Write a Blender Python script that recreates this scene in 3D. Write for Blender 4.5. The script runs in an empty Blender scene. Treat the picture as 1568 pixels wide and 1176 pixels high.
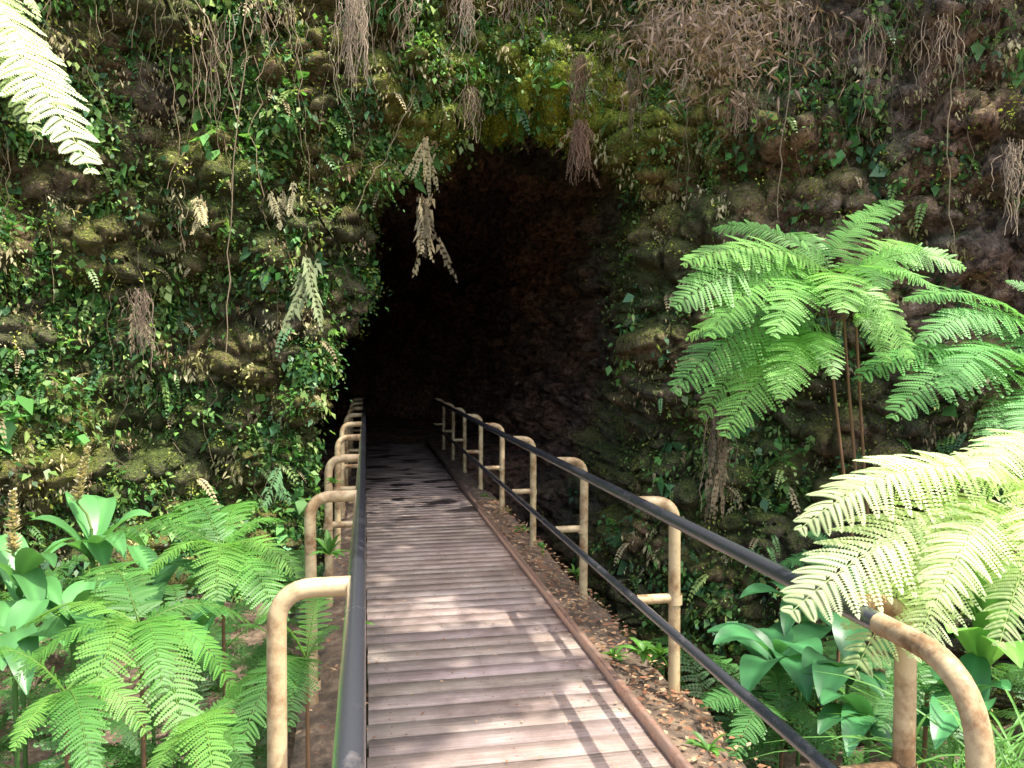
import bpy, math, numpy as np
from mathutils import Vector, noise
rng=np.random.default_rng(7)
U=np.array([0,0,1.0])
scene=bpy.context.scene
# ---------------- camera ----------------
CAM=np.array([0,0,1.6]); TH=math.radians(10.7); PH=math.radians(1.35); FP=1184.
FW=np.array([math.sin(TH)*math.cos(PH),math.cos(TH)*math.cos(PH),-math.sin(PH)])
RT=np.array([math.cos(TH),-math.sin(TH),0.]); UP=np.cross(RT,FW)
cd=bpy.data.cameras.new("camera"); cam=bpy.data.objects.new("camera",cd); scene.collection.objects.link(cam)
cam.location=CAM; cam.rotation_euler=Vector(FW).to_track_quat('-Z','Y').to_euler()
cd.sensor_width=36; cd.lens=36*FP/1568; cd.clip_end=1000; cd.clip_start=0.02
scene.camera=cam
def P(px,py,d): # image pixel coordinates and estimated depth, projected through the camera -> world
    return CAM+d*(FW+(px-784)/FP*RT-(py-588)/FP*UP)
def nrm(v): return v/np.maximum(np.linalg.norm(v,axis=-1,keepdims=True),1e-9)
# ---------------- light ----------------
S=Vector((.37,-.30,1)).normalized()
sd=bpy.data.lights.new("sun","SUN"); so=bpy.data.objects.new("sun",sd); scene.collection.objects.link(so)
sd.energy=9; sd.angle=math.radians(.5); sd.color=(1,.95,.86); so.rotation_euler=S.to_track_quat('Z','Y').to_euler()
w=bpy.data.worlds.new("World"); scene.world=w; w.use_nodes=True
sky=w.node_tree.nodes.new("ShaderNodeTexSky"); sky.sky_type='NISHITA'; sky.sun_disc=False
sky.sun_elevation=math.asin(S.z); sky.sun_rotation=math.atan2(S.x,S.y); sky.dust_density=4; sky.ozone_density=.6; sky.air_density=.9
bg=w.node_tree.nodes["Background"]; bg.inputs[1].default_value=.55
w.node_tree.links.new(sky.outputs[0],bg.inputs[0])
scene.view_settings.view_transform='Standard'
try: scene.view_settings.look='None'
except Exception: pass
# ---------------- material helpers ----------------
def mat(name):
    m=bpy.data.materials.new(name); m.use_nodes=True
    nt=m.node_tree; return m,nt,nt.nodes,nt.links,nt.nodes["Principled BSDF"]
def ramp(nodes,stops):
    r=nodes.new("ShaderNodeValToRGB"); e=r.color_ramp.elements
    while len(e)<len(stops): e.new(.5)
    for i,(p,c) in enumerate(stops):
        e[i].position=p; e[i].color=(*c,1) if len(c)==3 else c
    return r
def nz(nodes,links,scale,detail=6,rough=.6,vec=None):
    n=nodes.new("ShaderNodeTexNoise"); n.inputs["Scale"].default_value=scale
    n.inputs["Detail"].default_value=detail; n.inputs["Roughness"].default_value=rough
    if vec is not None: links.new(vec,n.inputs["Vector"])
    return n
def mixc(nodes,links,f,a,b,mode='MIX'):
    m=nodes.new("ShaderNodeMix"); m.data_type='RGBA'; m.blend_type=mode
    for sock,val in ((m.inputs[0],f),(m.inputs[6],a),(m.inputs[7],b)):
        if isinstance(val,(float,int)): sock.default_value=val
        elif isinstance(val,tuple): sock.default_value=(*val,1)
        else: links.new(val,sock)
    return m.outputs[2]
def math_(nodes,links,op,a,b,clamp=False):
    m=nodes.new("ShaderNodeMath"); m.operation=op; m.use_clamp=clamp
    for s,v in ((m.inputs[0],a),(m.inputs[1],b)):
        if isinstance(v,(float,int)): s.default_value=v
        else: links.new(v,s)
    return m.outputs[0]
def leafmat(name,rough=.45,trans=.4,spec=.4):
    m,nt,N,L,b=mat(name)
    a=N.new("ShaderNodeAttribute"); a.attribute_name="Col"
    c=a.outputs[0]
    L.new(c,b.inputs["Base Color"]); b.inputs["Roughness"].default_value=rough
    b.inputs["Specular IOR Level"].default_value=spec
    t=N.new("ShaderNodeBsdfTranslucent"); c2=mixc(N,L,1.0,c,(1.3,1.35,.7),'MULTIPLY'); L.new(c2,t.inputs[0])
    mx=N.new("ShaderNodeMixShader"); mx.inputs[0].default_value=trans
    L.new(b.outputs[0],mx.inputs[1]); L.new(t.outputs[0],mx.inputs[2]); L.new(mx.outputs[0],N["Material Output"].inputs[0])
    return m
M_leaf=leafmat("leaf"); M_gloss=leafmat("broad_leaf",.36,.3,.4); M_dry=leafmat("dry_foliage",.8,.2,.15)
# bark / stalk
M_bark,nt,N,L,b=mat("bark"); tc=N.new("ShaderNodeTexCoord"); n=nz(N,L,14,6,.6,tc.outputs["Object"])
r=ramp(N,[(.3,(.05,.035,.025)),(.7,(.18,.13,.09))]); L.new(n.outputs[0],r.inputs[0]); L.new(r.outputs[0],b.inputs["Base Color"]); b.inputs["Roughness"].default_value=.9
# rock
M_rock,nt,N,L,b=mat("mossy_lava_rock")
tc=N.new("ShaderNodeTexCoord"); O=tc.outputs["Object"]
n2=nz(N,L,7,5,.72,O); n4=nz(N,L,34,3,.7,O)
r1=ramp(N,[(.36,(.03,.024,.02)),(.46,(.15,.11,.085)),(.58,(.31,.225,.17)),(.72,(.45,.39,.33))]); L.new(n2.outputs[0],r1.inputs[0])  # darkest stop paints crevice shade into the rock colour
at0=N.new("ShaderNodeAttribute"); at0.attribute_name="Col"
rm=ramp(N,[(.3,(.04,.065,.018)),(.5,(.13,.18,.035)),(.7,(.32,.36,.08))]); L.new(n4.outputs[0],rm.inputs[0])
at=N.new("ShaderNodeAttribute"); at.attribute_name="moss"
ge=N.new("ShaderNodeNewGeometry"); sx=N.new("ShaderNodeSeparateXYZ"); L.new(ge.outputs["Normal"],sx.inputs[0])
f=math_(N,L,'MULTIPLY',n4.outputs[0],2.4); f=math_(N,L,'ADD',f,-1.2)
f=math_(N,L,'ADD',f,at.outputs["Fac"]); f2=math_(N,L,'MULTIPLY',sx.outputs[2],.35); f=math_(N,L,'ADD',f,f2,True)
col=mixc(N,L,f,r1.outputs[0],rm.outputs[0]); col=mixc(N,L,1.0,col,at0.outputs[0],'MULTIPLY')
L.new(col,b.inputs["Base Color"]); b.inputs["Roughness"].default_value=.88
b.inputs["Specular IOR Level"].default_value=.25
h=math_(N,L,'MULTIPLY',n4.outputs[0],.5); h=math_(N,L,'ADD',h,n2.outputs[0])
bp=N.new("ShaderNodeBump"); bp.inputs["Strength"].default_value=1.; bp.inputs["Distance"].default_value=.18
L.new(h,bp.inputs["Height"]); L.new(bp.outputs[0],b.inputs["Normal"])
# soil
M_soil,nt,N,L,b=mat("soil"); tc=N.new("ShaderNodeTexCoord"); n=nz(N,L,9,7,.75,tc.outputs["Object"])
r=ramp(N,[(.3,(.04,.03,.02)),(.5,(.13,.09,.06)),(.62,(.24,.17,.11)),(.75,(.10,.13,.035))]); L.new(n.outputs[0],r.inputs[0]); L.new(r.outputs[0],b.inputs["Base Color"]); b.inputs["Roughness"].default_value=.95
bp=N.new("ShaderNodeBump"); bp.inputs["Distance"].default_value=.03; L.new(n.outputs[0],bp.inputs["Height"]); L.new(bp.outputs[0],b.inputs["Normal"])
# wood planks
M_wood,nt,N,L,b=mat("weathered_wood"); tc=N.new("ShaderNodeTexCoord"); O=tc.outputs["Object"]
mp=N.new("ShaderNodeMapping"); mp.inputs["Scale"].default_value=(1.5,40,10); L.new(O,mp.inputs[0])
n=nz(N,L,2,6,.65,mp.outputs[0]); r=ramp(N,[(.25,(.18,.14,.122)),(.5,(.30,.245,.22)),(.75,(.41,.35,.32))]); L.new(n.outputs[0],r.inputs[0])
a=N.new("ShaderNodeAttribute"); a.attribute_name="Col"; c=mixc(N,L,1.0,r.outputs[0],a.outputs[0],'MULTIPLY')
nd=nz(N,L,2.2,6,.7,O); rd=ramp(N,[(.38,(.66,.60,.56)),(.62,(1.1,1.08,1.05))]); L.new(nd.outputs[0],rd.inputs[0]); c=mixc(N,L,1.0,c,rd.outputs[0],'MULTIPLY')
mp2=N.new("ShaderNodeMapping"); mp2.inputs["Scale"].default_value=(1.6,2.6,1); L.new(O,mp2.inputs[0]); nw=nz(N,L,1.2,3,.5,mp2.outputs[0])
sx=N.new("ShaderNodeSeparateXYZ"); L.new(O,sx.inputs[0])
mr=N.new("ShaderNodeMapRange"); mr.inputs[1].default_value=6.5; mr.inputs[2].default_value=9.; L.new(sx.outputs[1],mr.inputs[0])
rw=ramp(N,[(.52,(0,0,0)),(.58,(1,1,1))]); L.new(nw.outputs[0],rw.inputs[0]); wet=math_(N,L,'MULTIPLY',rw.outputs[0],mr.outputs[0])
c=mixc(N,L,wet,c,(.03,.025,.025)); L.new(c,b.inputs["Base Color"])
ro=math_(N,L,'MULTIPLY',wet,-.5); ro=math_(N,L,'ADD',ro,.78); L.new(ro,b.inputs["Roughness"])
bp=N.new("ShaderNodeBump"); bp.inputs["Distance"].default_value=.004; L.new(n.outputs[0],bp.inputs["Height"]); L.new(bp.outputs[0],b.inputs["Normal"])
# painted pipes
def pipemat(name,base,rust,lo,hi,rough,coat=0.):
    m,nt,N,L,b=mat(name); tc=N.new("ShaderNodeTexCoord"); O=tc.outputs["Object"]
    n=nz(N,L,7,6,.7,O); r=ramp(N,[(lo,(0,0,0)),(hi,(1,1,1))]); L.new(n.outputs[0],r.inputs[0])
    nn=nz(N,L,30,4,.6,O); rr=ramp(N,[(.3,tuple(x*.45 for x in rust)),(.7,rust)]); L.new(nn.outputs[0],rr.inputs[0])
    c=mixc(N,L,r.outputs[0],base,rr.outputs[0]); L.new(c,b.inputs["Base Color"])
    rg=math_(N,L,'MULTIPLY',r.outputs[0],.4); rg=math_(N,L,'ADD',rg,rough); L.new(rg,b.inputs["Roughness"])
    b.inputs["Coat Weight"].default_value=coat; b.inputs["Coat Roughness"].default_value=.25
    bp=N.new("ShaderNodeBump"); bp.inputs["Distance"].default_value=.003; bp.inputs["Strength"].default_value=.5; L.new(nn.outputs[0],bp.inputs["Height"]); L.new(bp.outputs[0],b.inputs["Normal"])
    return m
M_tan=pipemat("cream_painted_pipe",(.50,.39,.215),(.30,.17,.07),.42,.62,.4)
M_blk=pipemat("black_painted_pipe",(.045,.047,.055),(.16,.14,.13),.6,.72,.2,1.)
M_rust=pipemat("rusty_edge",(.16,.10,.07),(.26,.14,.09),.4,.6,.6)
# ---------------- mesh builder ----------------
class MB:
    def __init__(s): s.V=[];s.F=[];s.C=[];s.n=0
    def add(s,V,F,C):
        V=np.asarray(V,float).reshape(-1,3); F=np.asarray(F,int).reshape(-1,4)
        C=np.broadcast_to(np.asarray(C,float),(len(V),3)) if np.ndim(C)==1 else np.asarray(C).reshape(-1,3)
        s.V.append(V); s.F.append(F+s.n); s.C.append(C); s.n+=len(V)
    def build(s,name,m,parent=None,smooth=False,extra=None):
        V=np.concatenate(s.V);F=np.concatenate(s.F);C=np.concatenate(s.C)
        me=bpy.data.meshes.new(name); me.vertices.add(len(V)); me.vertices.foreach_set("co",V.astype('f').ravel())
        me.loops.add(F.size); me.loops.foreach_set("vertex_index",F.astype('i').ravel())
        me.polygons.add(len(F)); me.polygons.foreach_set("loop_start",np.arange(0,F.size,4,dtype='i')); 
        a=me.attributes.new("Col",'FLOAT_COLOR','POINT'); a.data.foreach_set("color",np.hstack([C,np.ones((len(C),1))]).astype('f').ravel())
        if extra:
            for k,v in extra.items():
                a=me.attributes.new(k,'FLOAT','POINT'); a.data.foreach_set("value",v.astype('f').ravel())
        me.update(calc_edges=True); me.validate()
        if smooth: me.polygons.foreach_set("use_smooth",np.ones(len(me.polygons),dtype=bool)); me.update()
        me.materials.append(m); o=bpy.data.objects.new(name,me); scene.collection.objects.link(o)
        if parent: o.parent=parent
        return o
def empty(name):
    e=bpy.data.objects.new(name,None); scene.collection.objects.link(e); return e
def leafq(mb,base,d,n,Ln,W,col,droop=.0):
    base=base.reshape(-1,3); d=nrm(d.reshape(-1,3)); n=n.reshape(-1,3); Ln=np.asarray(Ln).reshape(-1,1); W=np.asarray(W).reshape(-1,1)
    sd=nrm(np.cross(d,n)); mid=base+d*Ln*.42
    tip=base+d*Ln-U*Ln*droop
    up=nrm(np.cross(sd,d))*W*.12
    V=np.stack([base,mid+sd*W*.5+up,tip,mid-sd*W*.5+up],1)
    k=len(base); F=np.arange(k*4).reshape(-1,4)
    if np.ndim(col)==1: C=np.broadcast_to(col,(k*4,3))
    else: C=np.repeat(col.reshape(-1,3),4,0)
    mb.add(V,F,C)
def tube(mb,path,r,col=(1,1,1),n=8,caps=True):
    path=np.asarray(path,float); r=np.broadcast_to(np.asarray(r,float),(len(path),))
    T=nrm(np.gradient(path,axis=0)); ref=np.array([0,0,1.]) if abs(T[0][2])<.9 else np.array([1.,0,0])
    A=[];a=nrm(np.cross(T[0],ref))
    for t in T:
        a=nrm(a-t*np.dot(a,t)); A.append(a)
    A=np.array(A); B=np.cross(T,A); an=np.linspace(0,2*math.pi,n,endpoint=False)
    V=path[:,None]+r[:,None,None]*(np.cos(an)[None,:,None]*A[:,None]+np.sin(an)[None,:,None]*B[:,None])
    k=len(path); i=np.arange(k-1)[:,None]*n; j=np.arange(n)[None]; j2=(j+1)%n
    F=np.stack([i+j,i+j2,i+n+j2,i+n+j],-1).reshape(-1,4)
    mb.add(V,F,np.array(col))
def box(mb,x0,x1,y0,y1,z0,z1,col=(1,1,1),bev=0.):
    V=np.array([[x0,y0,z0],[x1,y0,z0],[x1,y1,z0],[x0,y1,z0],[x0,y0,z1],[x1,y0,z1],[x1,y1,z1],[x0,y1,z1]])
    F=[[0,3,2,1],[4,5,6,7],[0,1,5,4],[1,2,6,5],[2,3,7,6],[3,0,4,7]]; mb.add(V,F,np.array(col))
def frond(mb,A,B,arch,W,n=22,m=14,col=(.07,.16,.03),full=True,t0=.06,droop=.25,stem=.004,jit=.1,side=None,rg=rng,keep=1.):
    A=np.asarray(A,float);B=np.asarray(B,float); D=B-A; Ln=np.linalg.norm(D)
    ts=np.linspace(t0,.985,n)
    def r(t): t=np.asarray(t)[...,None]; return A+D*t+U*arch*4*t*(1-t)
    def tg(t): t=np.asarray(t)[...,None]; return nrm(D+U*arch*4*(1-2*t))
    Rt=r(ts);T=tg(ts)
    if side is None:
        side=np.cross(nrm(D),U); 
        if np.linalg.norm(side)<.2: side=np.array([1.,.2,0])
    sd=nrm(side-T*(T@side)[:,None]); Nn=nrm(np.cross(sd,T)); 
    if Nn[:,2].mean()<0: Nn=-Nn
    prof=((.2+ts)**.5)*((1-ts)**.62)*1.28+.02
    l=W*.5*prof
    s=np.array([1,-1.])[None,:]
    l2=l[:,None]*(1+rg.normal(0,jit*.7,(n,2)))
    if keep<1: l2=l2*np.where(rg.random((n,2))<keep,1,.15)*rg.uniform(.5,1.1,(n,2))
    be=.42+rg.normal(0,jit*.6,(n,2))
    d=nrm(sd[:,None]*s[...,None]*np.cos(be)[...,None]+T[:,None]*np.sin(be)[...,None]+Nn[:,None]*rg.normal(.08,.1,(n,2,1)))
    cb=np.array(col)*(1+rg.normal(0,.12,(n,2,1)))
    cb=np.clip(cb,0.005,.9)
    base=np.broadcast_to(Rt[:,None],d.shape)
    sp=Ln/n
    if not full:
        leafq(mb,base,d,np.broadcast_to(Nn[:,None],d.shape),l2,sp*.95*np.ones_like(l2),cb,droop)
    else:
        u=(np.arange(m)+.5)/m
        q=base[:,:,None]+d[:,:,None]*l2[:,:,None,None]*u[None,None,:,None]-U*droop*l2[:,:,None,None]*(u**2)[None,None,:,None]
        dd=nrm(d[:,:,None]-U*2*droop*u[None,None,:,None])
        NN=np.broadcast_to(Nn[:,None,None],dd.shape)
        pr=nrm(np.cross(NN,dd))
        pl=(sp*.68*(1-u)**.35)[None,None,:]*np.ones_like(l2)[:,:,None]*np.minimum(1,l2[:,:,None]/(sp*1.2))
        pw=l2[:,:,None]/m*1.25*np.ones(m)[None,None]
        cc=np.broadcast_to(cb[:,:,None],q.shape)
        for sg in (1,-1):
            leafq(mb,q,pr*sg+dd*.45,NN,pl,pw,cc,.1)
        k=q[:,:,-1]; leafq(mb,k,dd[:,:,-1],NN[:,:,-1],l2*.1+.004,pw[:,:,-1],cb)
    if stem:
        tt=np.linspace(0,1,9); tube(mb,r(tt),stem*(1-.8*tt),np.array(col)*.9+np.array([.04,.01,0]),4)
def strip(mb,A,B,arch,W,col,k=9,fold=.18,side=None,pw=.75):
    A=np.asarray(A,float);B=np.asarray(B,float); D=B-A; t=np.linspace(0,1,k)[:,None]
    R=A+D*t+U*arch*4*t*(1-t); T=nrm(D+U*arch*4*(1-2*t))
    if side is None: side=np.cross(nrm(D),U)+rng.normal(0,.15,3)
    sd=nrm(side-T*(T@side)[:,None]); Nn=np.cross(sd,T); Nn*=np.sign(Nn[:,2].mean()+1e-6)
    wd=W*.5*(np.sin(math.pi*np.clip(t,0.01,.995)**.85)**pw)+.001
    wav=.12*W*np.sin(t*9+rng.uniform(0,6))
    V=np.stack([R+sd*wd+Nn*(wd*fold*2+wav*.3),R+sd*wd*.5+Nn*wd*fold*1.1,R,R-sd*wd*.5+Nn*wd*fold*1.1,R-sd*wd+Nn*(wd*fold*2-wav*.3)],1)
    i=np.arange(k-1)[:,None]*5; j=np.arange(4)[None]; F=np.stack([i+j,i+j+1,i+j+6,i+j+5],-1).reshape(-1,4)
    C=np.broadcast_to(np.array(col),(k,5,3)).copy(); C[:,2]*=1.35
    mb.add(V,F,C.reshape(-1,3))
# ---------------- cliff + lava tube ----------------
def sstep(a,b,x): t=np.clip((x-a)/(b-a),0,1); return t*t*(3-2*t)
def Fy(X,Z):
    Y=9.0-.07*np.clip(-.5-X,0,None)**2
    Y=Y-.75*(np.logaddexp(0,(X-2.6)*2.5)/2.5)
    Y=Y-.15*np.clip(Z-2.2,0,4.6)*(1-.5*sstep(3,6,X))-.22*np.clip(-Z,0,4)
    Y=Y+np.clip(Z-6.8,0,None)*5
    return Y
out=[(490,1150),(484,900),(486,700),(492,600),(497,545),(520,528),(545,520),(566,490),(592,455),(590,420),(588,375),(600,350),(615,335),(650,318),(680,300),(684,270),(688,252),(720,235),(800,224),(845,235),(872,245),(900,280),(925,310),(940,340),(955,400),(950,470),(960,540),(975,590),(960,640),(935,680),(915,760),(905,900),(895,1010),(820,1120),(650,1170)]
pts=[]
for px,py in out:
    a=(px-560)/FP; Y=9.
    for _ in range(8):
        X=.966*a*Y/(1-.183*a); Zc=.983*Y+.186*X; Z=max(1.6-(py-560)/FP*Zc,-3.1); Y=float(Fy(np.array(X),np.array(Z)))
    pts.append((X,Z))
pts=np.array(pts); C0=np.array([1.25,.9])
dense=np.concatenate([pts[i]+(pts[(i+1)%len(pts)]-pts[i])*np.linspace(0,1,30,endpoint=False)[:,None] for i in range(len(pts))])
ang=np.arctan2(dense[:,1]-C0[1],dense[:,0]-C0[0]); rad=np.linalg.norm(dense-C0,axis=1); o=np.argsort(ang); ang=ang[o];rad=rad[o]
NA=680; NO=270; NI=110
aa=np.linspace(-math.pi,math.pi,NA,endpoint=False)
ca,sa=np.cos(aa),np.sin(aa)
rmth=np.interp(aa,ang,rad,period=2*math.pi)+.1+.42*np.clip(sa,0,1)**2*(ca>-.6)+.2*np.clip(ca,0,1)
with np.errstate(divide='ignore'):
    R=np.minimum(np.where(ca>0,(13-C0[0])/np.maximum(ca,1e-6),(-13-C0[0])/np.minimum(ca,-1e-6)),np.where(sa>0,(12-C0[1])/np.maximum(sa,1e-6),(-4.2-C0[1])/np.minimum(sa,-1e-6)))
R=np.maximum(R,rmth+.8)
to=np.linspace(0,1,NO)[:,None]**1.5
ro=rmth+(R-rmth)*to; X=C0[0]+ro*ca; Z=C0[1]+ro*sa; Y=Fy(X,Z); Z=np.where(Z>6.8,6.8+(Z-6.8)*.3,Z)
Gout=np.stack([X,Y,Z],-1)
ti=np.linspace(1,0,NI,endpoint=False)[:,None]  # deep ->mouth
dY=26*ti**1.4; grow=1+.16*sstep(0,3,dY)
left=1+.5*sstep(0,4,dY)*np.clip(-ca,0,1)
close=1-sstep(22,26,dY)*.98
ri=rmth*grow*left*close; X=C0[0]+ri*ca-.012*dY**2*sstep(6,30,dY)*1.5; Z=C0[1]+ri*sa
Ym=Fy(C0[0]+rmth*ca,C0[1]+rmth*sa)
Y=Ym+dY
def floorZ(Y): return -3.2+3.1*sstep(9.3,14.8,Y)
Z=np.maximum(Z,floorZ(Y)+0*X)
Gin=np.stack([X,Y,Z],-1)
G=np.concatenate([Gin,Gout],0)
def gnorm(G):
    da=np.roll(G,-1,1)-np.roll(G,1,1); ds=np.gradient(G,axis=0); n=nrm(np.cross(da,ds))
    return n
Nn=gnorm(G)
if Nn[NI+60:NI+160,:,1].mean()>0: Nn=-Nn
flat=G.reshape(-1,3); D=np.empty(len(flat)); MO=np.empty(len(flat)); TN=np.empty(len(flat))
fr=noise.fractal; vn=noise.voronoi; nn_=noise.noise
for i,(x,y,z) in enumerate(flat.tolist()):
    big=fr(Vector((x*.5,y*.5,z*.6)),1.0,2.1,3)
    v=Vector((x*1.1+big*.4,y*1.1,z*1.7)); d=vn(v)[0]
    d2=vn(Vector((x*3.1,y*3.1,z*4.2+big)))[0]
    D[i]=.42*big-.30*d[0]+.18*min(1,(d[1]-d[0])*4)-.15*d2[0]+.15*min(1,(d2[1]-d2[0])*4.5)+.11*fr(Vector((x*4,y*4,z*4)),.8,2.1,4)
    MO[i]=nn_(Vector((x*.7+9,y*.7,z*.7)))+.6*nn_(Vector((x*2.3+9,y*2.3,z*2.3)))
    TN[i]=nn_(Vector((x*1.3,y*1.3+7,z*1.3)))
D=D.reshape(G.shape[:2])+.06
dy=np.concatenate([dY*np.ones((1,NA)),np.zeros((NO,NA))],0)
isfloor=(G[...,2]<floorZ(G[...,1])+.02)&(dy>.5)
D=np.where(isfloor,D*.1-.02,D)
D=D*np.where((dy>0)&(np.abs(G[...,0]-.6)<1.4)&(G[...,2]<1.5),.5,1)
G=G+Nn*D[...,None]
Nn=gnorm(G)
if Nn[NI+60:NI+160,:,1].mean()>0: Nn=-Nn
MO=MO.reshape(G.shape[:2]); TN=TN.reshape(G.shape[:2])
gx,gy,gz=G[...,0],G[...,1],G[...,2]
redrock=sstep(3.3,4.8,gx)*sstep(1.3,2.2,gz)
archm=np.exp(-((gx-1.9)**2/2.2+(gz-4.5)**2/.8))*(dy<.8)  # arch moss; its colour is also brightened to offset shade under the arch
moss=.52+.5*MO-.6*redrock-1.1*sstep(.3,6,dy)+.6*archm
ins=sstep(1,7,dy)[...,None]  # inside the tube the rock colour is lifted, standing in for light
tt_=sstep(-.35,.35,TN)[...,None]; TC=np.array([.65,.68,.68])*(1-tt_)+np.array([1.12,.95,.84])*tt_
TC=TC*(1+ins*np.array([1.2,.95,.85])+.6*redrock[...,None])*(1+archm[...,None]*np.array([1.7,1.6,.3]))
idx=np.arange(G.shape[0]*NA).reshape(G.shape[:2]); a_=idx[:-1];b_=idx[1:]
F=np.stack([a_,np.roll(a_,-1,1),np.roll(b_,-1,1),b_],-1).reshape(-1,4)
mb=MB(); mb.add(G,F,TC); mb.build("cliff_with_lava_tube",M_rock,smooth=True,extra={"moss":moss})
# sampling on cliff
P00=G[:-1];P10=G[1:];P01=np.roll(G,-1,1)[:-1]
area=np.linalg.norm(np.cross(P10-P00,P01-P00),axis=-1)
def sample(k,wf):
    W=area*wf(P00[...,0],P00[...,1],P00[...,2],dy[:-1],Nn[:-1],MO[:-1]); W=np.clip(W,0,None).ravel(); W/=W.sum()
    i=rng.choice(len(W),k,p=W); u=rng.random((k,1));v=rng.random((k,1))
    a=P00.reshape(-1,3)[i]; return a+(P10.reshape(-1,3)[i]-a)*u+(P01.reshape(-1,3)[i]-a)*v, Nn[:-1].reshape(-1,3)[i]
patch=lambda x,y,z,s,o: np.vectorize(lambda a,b,c: nn_(Vector((a*s+o,b*s,c*s))))(x,y,z)
PT=patch(P00[...,0],P00[...,1],P00[...,2],1.3,3.)
PT2=patch(P00[...,0],P00[...,1],P00[...,2],2.6,31.)
def vis(x,y,z): return (x>-6.5)&(x<8)&(z<6.8)
def w_gen(x,y,z,d,n,mo):
    right=sstep(3.0,4.6,x)*sstep(1.0,2.2,z)
    w=np.clip(.38+1.7*PT+1.4*PT2,.03,2)*vis(x,y,z)*np.exp(-d*1.6)
    w=w*(1-.6*right)*np.where((x>1.2)&(z<3.2),.33,1)*np.where((x<-.4),1.25,1)*(1-.65*np.exp(-((x-1.9)**2/1.6+(z-4.3)**2/.5)))
    return w
def clumps(name,k,m,size,wf,cols,spread,hang,mt,asp=(.45,.8)):
    mb=MB(); p,n=sample(k,wf); cols=np.array(cols)
    ci=rng.integers(0,len(cols),k); base=cols[ci]*(.6+.75*rng.random((k,1)))
    sc=size*(.5+1.05*rng.random((k,1,1)))
    b=p[:,None]+n[:,None]*(rng.random((k,m,1))*spread*.9)+rng.normal(0,1,(k,m,3))*spread*np.array([1,.5,1.2])
    d=n[:,None]*.6+rng.normal(0,.65,(k,m,3))-U*hang
    N_=n[:,None]*.8+U*.8+rng.normal(0,.35,(k,m,3))
    Ls=(sc*(.6+.8*rng.random((k,m,1))))
    c=np.repeat(base[:,None],m,1)*(.75+.5*rng.random((k,m,1)))
    leafq(mb,b,d,N_,Ls,Ls*rng.uniform(asp[0],asp[1],(k,m,1)),c,.15)
    return mb.build(name,mt)
GR=[(.06,.17,.04),(.10,.25,.06),(.15,.30,.07),(.22,.36,.10),(.08,.19,.08),(.28,.38,.12)]
clumps("wall_foliage",11500,12,.06,w_gen,GR,.075,.5,M_leaf)
clumps("moss_clumps",8000,14,.026,lambda x,y,z,d,n,mo: vis(x,y,z)*np.exp(-d*.7)*np.clip(.6+PT2,.1,2)*(1+4*np.exp(-((x-2)**2+(z-4.4)**2))),[(.16,.23,.04),(.30,.36,.06),(.10,.15,.04),(.42,.47,.09)],.055,.1,M_leaf)
clumps("broadleaf_plants",650,7,.12,lambda x,y,z,d,n,mo: vis(x,y,z)*np.exp(-d*4)*np.clip(.2+PT,0,2)*(1-.4*(x>2)),[(.12,.32,.08),(.18,.4,.11),(.12,.28,.12)],.07,.25,M_leaf,(.6,.85))
clumps("dry_wall_plants",3600,14,.05,lambda x,y,z,d,n,mo: vis(x,y,z)*np.exp(-d*4)*np.clip(-PT2+.15,0,2)*(.35+sstep(3,5,z)+.4*(x<-.5)),[(.40,.34,.18),(.30,.21,.12),(.48,.43,.24),(.35,.33,.14)],.05,1.5,M_dry,(.3,.5))
# hanging fern fronds on wall
mbg=MB();mbd=MB()
p,n=sample(2700,lambda x,y,z,d,n,mo: vis(x,y,z)*np.exp(-d*3)*np.clip(.25+PT+PT2,.02,2)*np.where(x<1,1.3,.7))
for q,m_ in zip(p,n):
    L_=rng.uniform(.12,.42); h=m_*np.array([1,1,.2])+rng.normal(0,.5,3)*np.array([1,.3,0]); h=nrm(h)
    B=q+h*L_*.6-U*L_*rng.uniform(.3,.9); c=np.array(GR[rng.integers(0,6)])*rng.uniform(.8,1.3)
    dry=rng.random()<.25
    if dry: c=np.array((.42,.35,.2))*rng.uniform(.5,1.15)
    frond(mbd if dry else mbg,q,B,L_*.18,L_*.42,n=11,col=c,full=False,stem=0,side=np.cross(m_,U)+rng.normal(0,.2,3))
mbg.build("wall_ferns",M_leaf); 
def hangfrond(px,py0,py1,d,W,col,k=3):
    for _ in range(k):
        A=P(px+rng.normal(0,8),py0+rng.normal(0,8),d); B=P(px+rng.normal(0,16),py1+rng.normal(0,22),d-rng.uniform(.05,.3)); 
        frond(mbd,A,B,.0,W*rng.uniform(.6,1),n=15,full=False,col=np.array(col)*rng.uniform(.4,1.),side=RT+rng.normal(0,.6,3),stem=.004,droop=.7,keep=.8)
hangfrond(655,300,392,7.3,.26,(.28,.23,.13),7); hangfrond(482,395,515,7.0,.26,(.3,.36,.18),3); hangfrond(307,300,360,6.6,.2,(.38,.34,.18),5)
hangfrond(425,715,800,7.0,.36,(.12,.24,.1),2); hangfrond(1100,670,800,5.5,.12,(.24,.19,.12),6); hangfrond(650,210,300,7.2,.15,(.27,.24,.13),5)
hangfrond(888,200,275,7.2,.13,(.26,.17,.11),6); hangfrond(435,290,340,7,.2,(.36,.33,.18),4); hangfrond(215,480,550,6.8,.2,(.27,.22,.14),6)
mbd.build("hanging_dry_fronds",M_dry)
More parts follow.
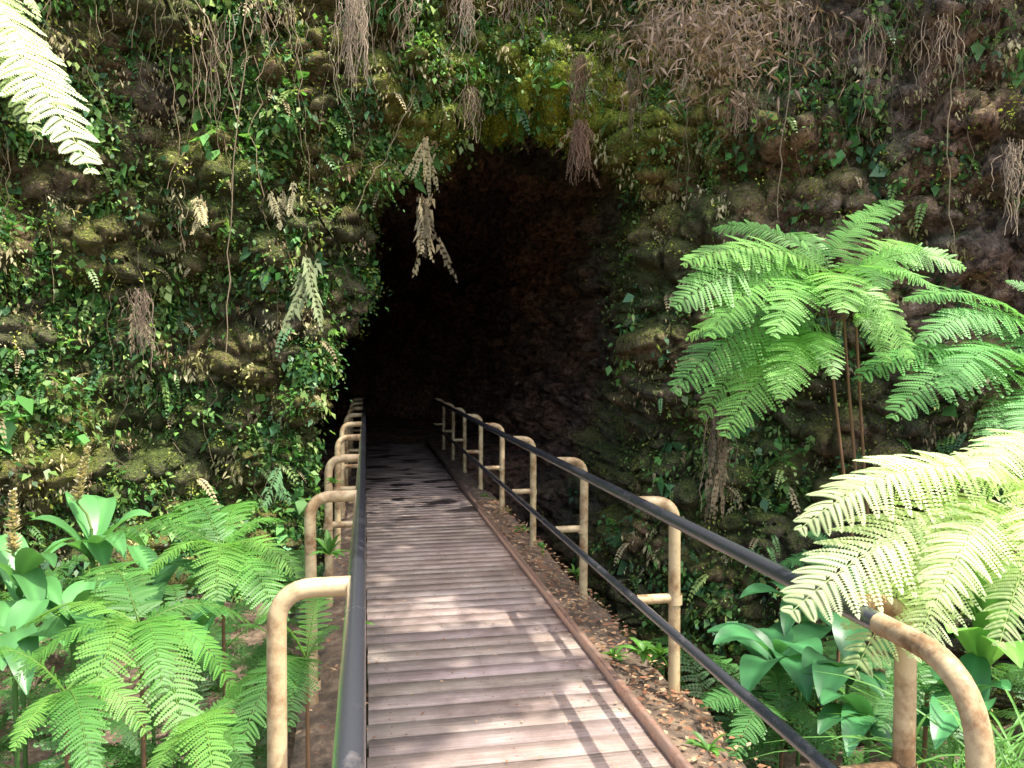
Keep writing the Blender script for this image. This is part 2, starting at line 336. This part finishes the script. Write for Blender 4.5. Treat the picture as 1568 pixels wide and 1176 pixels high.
# roots, vines
mb=MB()
def vine(A,L_,r,col,wig=.03,k=10,lean=0):
    t=np.linspace(0,1,k)[:,None]; w_=np.cumsum(rng.normal(0,wig,(k,3)),0)*np.array([1,.6,.2]); w_-=w_[0]
    tube(mb,A-U*L_*t+w_+np.array([lean,0,0])*t*L_,r,np.array(col)*np.array([.88,.8,.72])*rng.uniform(.6,1.15),3)
def bundle(px,py0,py1,d,wpx,k,col):
    for _ in range(k):
        A=P(px+rng.normal(0,wpx),py0+rng.uniform(-10,10),d+rng.normal(0,.08)); vine(A,(py1-py0)/FP*d*rng.uniform(.3,1.05)*(1-.4*rng.random()**2),rng.uniform(.0015,.004),np.array(col)*rng.uniform(.5,1.15),.017)
bundle(540,-10,150,6.6,11,90,(.65,.57,.46)); bundle(713,-20,95,6.6,7,40,(.6,.52,.42)); bundle(888,90,200,7.0,6,50,(.42,.29,.21)); bundle(888,190,282,7.0,8,80,(.44,.3,.22))
bundle(718,140,225,6.9,8,30,(.48,.39,.29)); bundle(330,30,240,6.3,18,14,(.5,.42,.33)); bundle(215,450,560,6.6,10,40,(.42,.35,.28)); bundle(1100,630,790,5.6,9,40,(.3,.25,.19)); bundle(1130,150,215,6.4,14,40,(.55,.42,.32))
bundle(970,110,215,6.8,9,30,(.45,.35,.25)); bundle(1345,20,190,5.9,8,12,(.45,.36,.28)); bundle(1555,220,380,5.4,10,36,(.55,.47,.37)); bundle(1290,30,150,6.1,20,10,(.4,.32,.24)); bundle(800,-10,70,6.6,25,30,(.5,.42,.32)); bundle(1440,30,140,5.8,14,18,(.5,.42,.33)); bundle(1010,20,130,6.5,16,36,(.5,.38,.28)); bundle(420,0,90,6.4,20,14,(.5,.44,.34)); bundle(1230,0,130,6.0,16,24,(.5,.4,.3)); bundle(620,-10,90,6.6,14,20,(.5,.42,.32))
p,n=sample(750,lambda x,y,z,d,n,mo: vis(x,y,z)*np.exp(-d*6)*sstep(4.0,5.0,z)*(1+(x>2)))
for q,m_ in zip(p,n): vine(q-np.array([0,.1,0])+m_*.1,rng.uniform(.3,1.5)*(.5 if .3<q[0]<3.2 else 1),rng.uniform(.0015,.0045),(.42,.35,.25) if rng.random()<.75 else (.1,.18,.05),.035)
p,n=sample(240,lambda x,y,z,d,n,mo: vis(x,y,z)*np.exp(-d*6)*(z>0)*(x<-.7))
for q,m_ in zip(p,n): vine(q+m_*.12,rng.uniform(.3,1.2),rng.uniform(.0015,.003),(.3,.27,.18),.04)
for a in [(290,-20,360,6.2,200),(375,-20,355,6.2,560),(1470,-10,1460,5.6,420),(1210,0,1195,6.0,300),(640,150,560,7.0,300)]:
    A=P(a[0],a[1],a[3]);B=P(a[2],a[4],a[3]+.2); t=np.linspace(0,1,16)[:,None]
    tube(mb,A+(B-A)*t+np.cumsum(rng.normal(0,.02,(16,3)),0),.0045,(.3,.24,.15),4)
mb.build("hanging_roots_and_vines",M_dry)
# dead fern thatch upper right
mb=MB(); k=1700
c=np.array([P(rng.normal(1095,70),rng.normal(45,45),6.2+rng.normal(0,.2)) for _ in range(k)])
leafq(mb,c,rng.normal(0,1,(k,3))*np.array([1,.5,.7])-U*.6,rng.normal(0,1,(k,3)),rng.uniform(.04,.15,k),rng.uniform(.01,.026,k),np.array((.46,.33,.23))*rng.uniform(.35,1.2,(k,1)),.2)
mb.build("dead_fern_thatch",M_dry)
# ---------------- ground ----------------
mb=MB()
xs=np.concatenate([np.linspace(-150,-13,14),np.linspace(-12,12,160),np.linspace(13,150,14)]); ys=np.concatenate([np.linspace(-150,-8,14),np.linspace(-7,13,140),np.linspace(14,200,14)])
XX,YY=np.meshgrid(xs,ys)
def gz_(X,Y):
    right=-.75-2.6*sstep(4,8,Y); lft=-.75-.25*sstep(3,6,Y)
    z=np.where(X>.6,right,lft+(right-lft)*sstep(-.6,.6,X))
    return np.where(Y>9.4,-3.6,z)
ZZ=gz_(XX,YY)
for i in range(ZZ.shape[0]):
    for j in range(ZZ.shape[1]):
        ZZ[i,j]+=.22*fr(Vector((XX[i,j]*.8,YY[i,j]*.8,4)),1,2,4)
i=np.arange(ZZ.size).reshape(ZZ.shape); F=np.stack([i[:-1,:-1],i[:-1,1:],i[1:,1:],i[1:,:-1]],-1)
mb.add(np.stack([XX,YY,ZZ],-1),F,np.array([1.,1,1])); mb.build("ground",M_soil,smooth=True)
# ---------------- bridge ----------------
br=empty("wooden_footbridge")
mb=MB(); nb=MB(); y=-1.6; pitch=.145
while y<15.9:
    t=rng.uniform(.85,1.12); e=rng.uniform(-.006,.006); zt=rng.uniform(-.0015,.0015)
    box(mb,0+e,1.2+e*.5,y,y+pitch-.005,-.04+rng.uniform(-.0015,.0015),zt,(t,t*rng.uniform(.96,1.02),t*rng.uniform(.92,1.02)))
    if y<8:
        for x in (.1,.6,1.1):
            for q in (.035,.1):
                xx=x+rng.uniform(-.008,.008); yy=y+q; box(nb,xx-.004,xx+.004,yy-.004,yy+.004,zt-.01,zt+.0012)
    y+=pitch
mb.build("planks",M_wood,br); nb.build("nails",M_rust,br)
mb=MB()
for x in (.06,.56,1.06): box(mb,x,x+.09,-1.6,15.9,-.34,-.045,(.7,.65,.6))
for y in np.arange(-1.,15.5,3.25): box(mb,-.34,1.55,y,y+.12,-.55,-.345,(.6,.55,.5))
mb.build("beams",M_wood,br)
mb=MB(); box(mb,1.205,1.24,-1.6,15.9,-.1,.045); mb.build("edge_strip",M_rust,br)
def ledge(name,x0,x1,zt,par):
    mb=MB(); ys=np.linspace(-1.6,15.6,500); k=9; V=[]
    for yy in ys:
        e=.05*nn_(Vector((yy*1.3,x0,2)))+.02*nn_(Vector((yy*6,x0,2)))
        row=[]
        xa,xb=(x0,x1+e) if x1>x0 else (x0,x1-e)
        for q in range(k):
            u=q/(k-1); x=xa+(xb-xa)*u; z=zt+.03*fr(Vector((x*6,yy*6,1)),1,2,4)-.05*u*u
            row.append((x,yy,z))
        row.append((xb+.01*np.sign(x1-x0),yy,zt-.16)); row.append((xb-.03*np.sign(x1-x0),yy,zt-.4)); V.append(row)
    V=np.array(V); i=np.arange(V.shape[0]*V.shape[1]).reshape(V.shape[:2]); F=np.stack([i[:-1,:-1],i[:-1,1:],i[1:,1:],i[1:,:-1]],-1)
    mb.add(V,F,np.array([1.,1,1])); return mb.build(name,M_soil,par,True)
ledge("soil_ledge_outer",1.242,1.56,.0,br); ledge("soil_ledge_inner",-.005,-.33,-.07,br)
# railings
def arcpath(p0,p1,p2,r,k=7):
    p0,p1,p2=map(lambda v:np.array(v,float),(p0,p1,p2)); a=nrm(p0-p1);b=nrm(p2-p1); s=p1+a*r;e=p1+b*r
    t=np.linspace(0,1,k)[:,None]; return [p0]+list((1-t)**2*s+2*t*(1-t)*p1+t*t*e)+[p2]
def railing(xr,xp,posts,yr0,y1,name,endbend):
    e=empty(name); zr,zm=.95,.47
    mb=MB(); tube(mb,[(xr,y,zr) for y in np.linspace(yr0,y1,30)],.027,n=16); tube(mb,[(xr,y,zm+.0) for y in np.linspace(yr0 if not endbend else posts[0]-.02,y1,30)],.021,n=12)
    mb.build("rails",M_blk,e,True)
    mb=MB(); sg=np.sign(xp-xr)
    for pi_,y in enumerate(posts):
        dx=rng.normal(0,.006)
        tube(mb,arcpath((xr+sg*.012,y,zr-.008),(xp+dx,y,zr-.008),(xp,y,-.75),.11,9),.029,n=14)
        if endbend or y>3: 
            tube(mb,[(xr+sg*.01,y,zm),(xp,y,zm)],.024,n=12)
            tube(mb,[(xp,y,.44),(xp,y,.49)],.036,n=14)
        tube(mb,[(xp,y,-.03),(xp,y,.02)],.036,n=14)
    if endbend:
        tube(mb,arcpath((xr,yr0+.01,zr),(xr,yr0-.32,zr),(xr,yr0-.32,-.5),.2,10),.028,n=14)
    mb.build("posts",M_tan,e,True)
    return e
railing(1.27,1.475,[1.9+1.63*i for i in range(9)],1.72,15.1,"pipe_railing",True)
railing(-.03,-.265,[.72+1.63*i for i in range(10)],-1.,15.6,"pipe_railing",False)
# litter
mb=MB(); k=2400
x=np.concatenate([rng.uniform(1.25,1.55,1500),1.2*rng.random(650)**.6,rng.uniform(-.3,0.05,250)]); y=rng.uniform(.8,9,k)
z=np.where(x>1.24,.02,np.where(x<0,-.04,.006))
b=np.stack([x,y,z+rng.uniform(0,.012,k)],-1); d=rng.normal(0,1,(k,3))*np.array([1,1,.12])
cc=np.array([(.38,.23,.13),(.25,.13,.07),(.5,.34,.2),(.3,.14,.08)])[rng.integers(0,4,k)]*rng.uniform(.6,1.2,(k,1))
sc=np.where((x>0)&(x<1.2),.5,1.)
leafq(mb,b,d,U+rng.normal(0,.25,(k,3)),rng.uniform(.02,.06,k)*sc,rng.uniform(.01,.03,k)*sc,cc); mb.build("leaf_litter",M_dry)
# small ledge plants
mb=MB()
for (px,py,d,s) in [(775,790,8.8,.12),(798,815,7.6,.12),(985,1000,4.1,.13),(940,1010,4.2,.1),(1010,1005,4.0,.12),(880,880,5.6,.09),(745,765,9.5,.12),(830,840,6.6,.08),(510,740,5,.07),(505,850,3.3,.1),(550,960,2.7,.06),(1085,1150,2.9,.08)]:
    c0=P(px,py,d)
    for _ in range(12):
        v=nrm(rng.normal(0,1,3)*np.array([1,1,.5])+U*.6); strip(mb,c0,c0+v*s*rng.uniform(.4,1.2),s*.12,s*.3,np.array((.1,.24,.04))*rng.uniform(.6,1.3),5)
mb.build("ledge_weeds",M_leaf,smooth=True)
# ---------------- ferns ----------------
def fernplant(name,fr_,cols,W=.36,n=22,m=12,archk=.16,root=None,droop=.25,hub=None,tilt=0.):
    mb=MB()
    for (a,b_) in fr_:
        A=P(*a);B=P(*b_); Lf=np.linalg.norm(B-A); c=np.array(cols[rng.integers(0,len(cols))])*rng.uniform(.85,1.15)
        sd=None
        if tilt:
            tl=tilt*rng.uniform(.6,1.3); sd=np.cross(nrm(B-A),nrm(U*(1-.4*tl)+np.array([-.2,-.9,0])*tl)+rng.normal(0,.1,3))
        frond(mb,A,B,Lf*archk*rng.uniform(.7,1.3),Lf*W*rng.uniform(.9,1.1),n=n,m=m,col=c,droop=droop,stem=.005,side=sd)
    e=empty(name); mb.build("fronds",M_leaf,e)
    if root is not None:
        mb=MB(); Rr=np.array(root)
        if hub is not None:
            hubs=[P(*h) for h in hub]
            for (a,b_) in fr_:
                A=P(*a); h=min(hubs,key=lambda q:np.linalg.norm(q-A)); t=np.linspace(0,1,6)[:,None]
                tube(mb,h+(A-h)*t,np.linspace(.007,.005,6),(.12,.2,.06),5)
            ends=hubs
        else: ends=[P(*a) for (a,b_) in fr_]
        for A in ends:
            t=np.linspace(0,1,10)[:,None]; Mx=Rr*.35+A*.65; Mx[2]=A[2]*.4+Rr[2]*.6
            tube(mb,(1-t)**2*Rr+2*t*(1-t)*Mx+t*t*A,np.linspace(.014,.008,10),(.22,.13,.07),6)
        mb.build("stipes",M_dry,e)
    return e
FG=[(.18,.41,.08),(.23,.47,.10),(.16,.37,.08)]
r1=np.array(P(1370,800,4.9)); r1[2]=-.8
fernplant("tree_fern",[((1290,430,4.6),(1045,405,4.3)),((1265,400,4.7),(1380,308,4.8)),((1310,420,4.7),(1478,412,4.5)),((1300,440,4.7),(1440,400,5.2)),((1270,410,4.7),(1092,350,4.9)),((1270,430,4.6),(1033,470,4.2)),
 ((1270,430,4.6),(1085,515,4.1)),((1260,440,4.5),(1185,515,3.9)),((1280,430,4.5),(1292,478,3.8)),((1310,440,4.6),(1395,555,4.4)),((1260,500,4.6),(1033,600,4.3)),((1250,510,4.5),(1110,668,4.2)),((1240,520,4.5),(1195,610,4.0)),((1240,510,4.5),(1278,580,4.0)),((1290,470,4.7),(1390,520,5.0)),((1250,500,4.6),(1050,520,4.8)),((1265,420,4.7),(1210,360,5.1)),((1290,420,4.7),(1350,440,4.1)),((1250,510,4.6),(1075,640,4.6)),((1300,430,4.6),(1440,450,4.2)),((1310,480,4.7),(1360,560,4.5))],FG,root=r1,W=.58,n=24,m=11,tilt=.6,hub=[(1290,455,4.75),(1270,515,4.65),(1310,480,4.8)])
r2=np.array(P(1480,850,5.0)); r2[2]=-.8
fernplant("tree_fern",[((1590,500,4.9),(1385,460,4.8)),((1600,520,4.9),(1410,525,4.6)),((1580,600,4.8),(1312,580,4.7)),((1590,600,4.8),(1365,640,4.4)),((1580,620,4.7),(1505,705,4.3)),((1580,580,4.8),(1450,600,4.2)),((1600,560,4.8),(1470,490,5.2)),((1600,470,4.9),(1540,430,5.)),((1600,600,4.7),(1560,690,4.2)),((1590,560,4.7),(1430,560,4.9))],[(.13,.34,.09),(.16,.38,.11)],root=r2,W=.52,n=24,m=11,tilt=.5,hub=[(1610,520,4.9),(1605,620,4.85)])
r3=np.array(P(1640,1000,2.6)); r3[2]=-.7
fernplant("tree_fern",[((1600,770,2.3),(1222,812,2.2)),((1590,790,2.3),(1208,940,2.05)),((1520,830,2.3),(1305,1035,2.1)),((1500,830,2.3),(1400,1010,2.0)),((1620,720,2.3),(1380,745,2.5)),((1640,700,2.3),(1500,730,2.0)),((1620,800,2.2),(1530,990,2.0)),((1600,800,2.4),(1330,850,2.6)),((1560,820,2.2),(1290,960,2.3)),((1620,760,2.3),(1590,860,1.9)),((1600,760,2.2),(1280,760,2.4)),((1570,800,2.2),(1430,930,1.9))],[(.56,.69,.32),(.6,.71,.37)],root=r3,W=.54,n=24,m=15,droop=.3,tilt=.35,hub=[(1650,800,2.4)])  # pale frond colours paint in the sun's washed-out brightness
fernplant("tree_fern",[((-120,-40,2.3),(142,268,2.1)),((-130,-90,2.3),(100,178,2.2)),((-130,-10,2.3),(60,215,2.3)),((-60,-120,2.3),(60,30,2.3))],[(.55,.66,.34)],W=.38,n=26,m=14,root=(-2.9,1.6,-.8),tilt=.3,hub=[(-160,-60,2.4)])  # near fronds paled too, strong sunlight put into their colour
def radial(name,c,tips,root=None,cols=FG,W=.5,n=20,m=10,archk=.2):
    g=P(*c); rt=np.array([g[0],g[1]+.1,-.9])
    return fernplant(name,[(c,t) for t in tips],cols,W=W,n=n,m=m,archk=archk,root=rt,hub=[c],tilt=.2)
LG=[(.11,.29,.05),(.085,.23,.045),(.15,.34,.06)]
radial("fern",(215,960,3.1),[(15,1050,2.8),(115,1172,2.5),(250,1060,2.7),(370,1080,3.0),(290,1165,2.6),(40,960,3.2),(390,960,3.4),(150,880,3.6)],cols=LG)
radial("fern",(340,840,4.1),[(150,830,4.0),(210,905,3.7),(440,800,4.3),(465,890,3.9),(270,790,4.6),(330,930,3.5),(430,960,3.6),(380,790,4.7),(230,800,4.4)],cols=LG)
radial("fern",(470,1010,3.1),[(390,950,3.0),(440,1120,2.7),(330,1090,2.9),(500,900,3.4),(360,1160,2.6),(520,960,3.2)],cols=LG)
radial("fern",(100,1060,2.7),[(-40,1010,2.6),(20,1150,2.4),(180,1020,2.9),(140,1190,2.3),(230,1130,2.6)],cols=LG)
radial("fern",(300,1120,2.7),[(230,1200,2.4),(380,1200,2.4),(400,1080,2.9),(220,1070,2.9),(330,1230,2.2)],cols=LG)
radial("fern",(1200,1100,3.6),[(1080,1080,3.4),(1120,1170,3.2),(1290,1060,3.6),(1270,1160,3.2),(1180,1010,4.0)],cols=[(.08,.22,.06),(.1,.26,.07)])
radial("fern",(1290,860,4.6),[(1220,820,4.8),(1240,900,4.3),(1350,840,4.8),(1180,880,4.7),(1330,920,4.3)],cols=[(.06,.18,.06)])
radial("fern",(1420,1060,3.0),[(1330,1020,2.9),(1350,1120,2.7),(1500,1050,2.9),(1470,1140,2.6)],cols=[(.08,.22,.06)])
# undergrowth: fern fronds random in low areas
mb=MB()
for _ in range(480):
    if rng.random()<.72: x,y=rng.uniform(-5,-.45),rng.uniform(2.2,8.3)
    else: x,y=rng.uniform(1.8,5.5),rng.uniform(2.2,5.2)
    z=float(gz_(np.array(x),np.array(y)))+.1+rng.uniform(0,.25 if x>0 else .55); Lf=rng.uniform(.4,.8); th=rng.uniform(0,6.28)
    A=np.array([x,y,z]); B=A+np.array([math.cos(th)*Lf,math.sin(th)*Lf,rng.uniform(-.1,.25)])
    if x<0 and B[0]>-.4: B[0]=-.4-rng.random()*.3
    if x>0 and B[0]<1.65: B[0]=1.7+rng.random()*.3
    frond(mb,A,B,Lf*.25,Lf*.5,n=17,m=6,col=np.array((.07,.19,.045))*rng.uniform(.5,1.3),stem=.005)
mb.build("fern_undergrowth",M_leaf)
# ---------------- ginger ----------------
def ginger(name,c,tips,W=.1,col=(.06,.17,.07),spikes=()):
    e=empty(name); g=P(*c); mb=MB(); st=MB()
    root=np.array([g[0],g[1]+.05,-.9]); t=np.linspace(0,1,8)[:,None]
    tube(st,root+(g-root)*t,.011,(.1,.2,.05),7)
    for tp in tips:
        A=root+(g-root)*rng.uniform(.85,1.0); B=P(*tp)+rng.normal(0,.03,3); Lf=np.linalg.norm(B-A)
        strip(mb,A,B,Lf*.2,W*rng.uniform(.75,1.1),np.array(col)*rng.uniform(.6,1.4),11,fold=.14,pw=.75)
    mb.build("leaves",M_gloss,e,True)
    for (a,b_) in spikes:
        A=P(*a);B=P(*b_); tube(st,[g,(g+A)/2+.01,A,B],.007,(.15,.2,.06),6)
        k=260; u=rng.random((k,1)); an=rng.uniform(0,6.28,k); rd=np.stack([np.cos(an),np.sin(an),.6+0*an],-1)
        leafq(st,A+(B-A)*u,rd,U+rng.normal(0,.3,(k,3)),rng.uniform(.035,.06,k)*(1.15-u[:,0]*.7),np.full(k,.018),np.array((.7,.6,.36))*rng.uniform(.5,1.2,(k,1)))
    st.build("stem",M_dry,e)
G1=(.09,.25,.075)
ginger("ginger_plant",(140,810,4.6),[(50,800,4.4),(235,800,4.5),(100,765,4.9),(190,865,4.1),(75,860,4.2),(170,770,5.1),(225,845,4.9),(130,880,4.2)],.17,G1,[((118,770,4.6),(135,685,4.6))])
ginger("ginger_plant",(30,870,3.9),[(-40,850,3.8),(95,870,3.6),(60,950,3.5),(-10,960,3.5),(110,820,4.1),(10,820,4.2),(90,925,3.7)],.15,G1,[((20,850,3.9),(20,750,3.9))])
ginger("ginger_plant",(110,930,3.7),[(20,990,3.4),(195,940,3.5),(160,1010,3.3),(60,920,3.9),(20,930,3.7),(140,890,4.),(90,1010,3.4)],.15,G1)
ginger("ginger_plant",(20,960,3.4),[(-60,990,3.3),(90,990,3.2),(30,1050,3.1),(-20,1030,3.1),(70,930,3.6)],.14,G1)
ginger("ginger_plant",(230,870,4.2),[(150,900,4.),(300,900,4.1),(240,930,3.9),(190,840,4.4),(280,850,4.4)],.14,G1)
ginger("ginger_plant",(290,960,3.8),[(220,945,3.6),(350,940,3.6),(300,1010,3.4),(250,1000,3.5),(340,910,4.)],.13,G1)
G2=(.05,.17,.06)
ginger("ginger_plant",(1195,1000,4.0),[(1100,1000,3.8),(1270,1020,3.6),(1130,1060,3.5),(1165,970,4.3),(1290,975,4.2),(1220,1070,3.5),(1080,950,4.2)],.2,G2)
ginger("ginger_plant",(1230,930,4.5),[(1140,920,4.3),(1290,900,4.5),(1190,970,4.1),(1270,970,4.1),(1170,890,4.8)],.18,G2)
ginger("ginger_plant",(1300,1010,3.6),[(1220,1010,3.5),(1380,1000,3.4),(1270,1080,3.2),(1350,1080,3.3),(1290,950,3.9)],.17,G2)
ginger("ginger_plant",(1510,950,3.1),[(1490,840,3.1),(1570,870,2.9),(1450,900,3.1),(1560,940,2.8),(1600,900,3.),(1430,960,2.9),(1540,1020,2.7)],.15,(.15,.34,.07))
ginger("ginger_plant",(1480,1080,2.9),[(1400,1040,2.8),(1560,1060,2.7),(1440,1130,2.6),(1530,1130,2.6),(1500,1010,3.1),(1400,1100,2.9)],.15,G2)
ginger("ginger_plant",(1330,1100,3.3),[(1260,1070,3.1),(1400,1060,3.2),(1290,1150,2.9),(1370,1160,3.2),(1230,1150,3.)],.15,G2)
# grass lower right
mb=MB()
for _ in range(110):
    c=P(rng.uniform(1380,1600),1200,rng.uniform(2.5,3.2)); v=np.array([rng.normal(0,.2),rng.normal(0,.2),rng.uniform(.15,.36)]); B=c+v; strip(mb,c,B+np.array([v[0],v[1],-.12]),.08,.009,np.array((.12,.28,.06))*rng.uniform(.7,1.3),7)
mb.build("grass",M_leaf)
# ---------------- unseen canopy tree, added to shade and dapple the deck ----------------
Sv=np.array(S)
sun_gaps=[(np.array(a,float),r) for a,r in [((.75,2.5,0),.62),((.55,3.0,0),.35),((1.15,3.2,0),.5),((1.45,3.8,0),.35),((.35,5.0,0),.4),((.75,4.8,0),.22),((.1,4.3,0),.16),((.5,4.1,0),.1),((.12,5.9,0),.16),((.3,6.8,0),.12),((-.03,1.4,.95),.4)]]+[(P(1400,850,2.2),.85),(P(50,150,2.2),.5),(P(1240,470,4.2),.8)]  # crown leaves are cut out along sun lines to aim light at these spots
def tree(name,trunk,crown,rad,k):
    e=empty(name); tb=MB(); lb=MB(); c=np.array(crown,float); rad=np.array(rad)
    t=np.linspace(0,1,12)[:,None]; b0=np.array(trunk,float); mid=np.array([b0[0],b0[1],c[2]]); path=(1-t)**2*b0+2*t*(1-t)*mid+t*t*c
    tube(tb,path,np.linspace(.2,.06,12),n=10)
    cl=[]
    for _ in range(30):
        v=rng.normal(0,1,3); v=v/np.linalg.norm(v)*rng.random()**.4; q=c+v*rad; s=path[rng.integers(6,12)]
        tt=np.linspace(0,1,7)[:,None]; tube(tb,s+(q-s)*tt+U*.4*(tt-tt**2),np.linspace(.03,.008,7),n=6); cl.append(q)
    cl=np.array(cl); b=np.where((rng.random(k)<.5)[:,None],cl[rng.integers(0,len(cl),k)]+rng.normal(0,.3,(k,3))*np.array([1,1,.6]),c+rng.uniform(-1,1,(k,3))*rad*np.array([1.,.95,.95]))
    keep=np.ones(k,bool)
    for T,r in sun_gaps:
        w_=b-T; dd=np.linalg.norm(w_-(w_@Sv)[:,None]*Sv,axis=1); keep&=dd>r*(1.+.3*np.sin(b[:,0]*9)*np.cos(b[:,1]*7))
    b=b[keep]; k=len(b)
    leafq(lb,b,rng.normal(0,1,(k,3))*np.array([1,1,.4]),rng.normal(0,.4,(k,3))+U,rng.uniform(.09,.17,k),rng.uniform(.07,.11,k),np.array((.06,.12,.03))*rng.uniform(.6,1.4,(k,1)))
    tb.build("trunk_and_limbs",M_bark,e,True); lb.build("crown",M_leaf,e)
tree("unseen_shade_tree",(7.5,-2,-1),(3.9,3.7,8.6),(1.3,3.5,.4),11500)
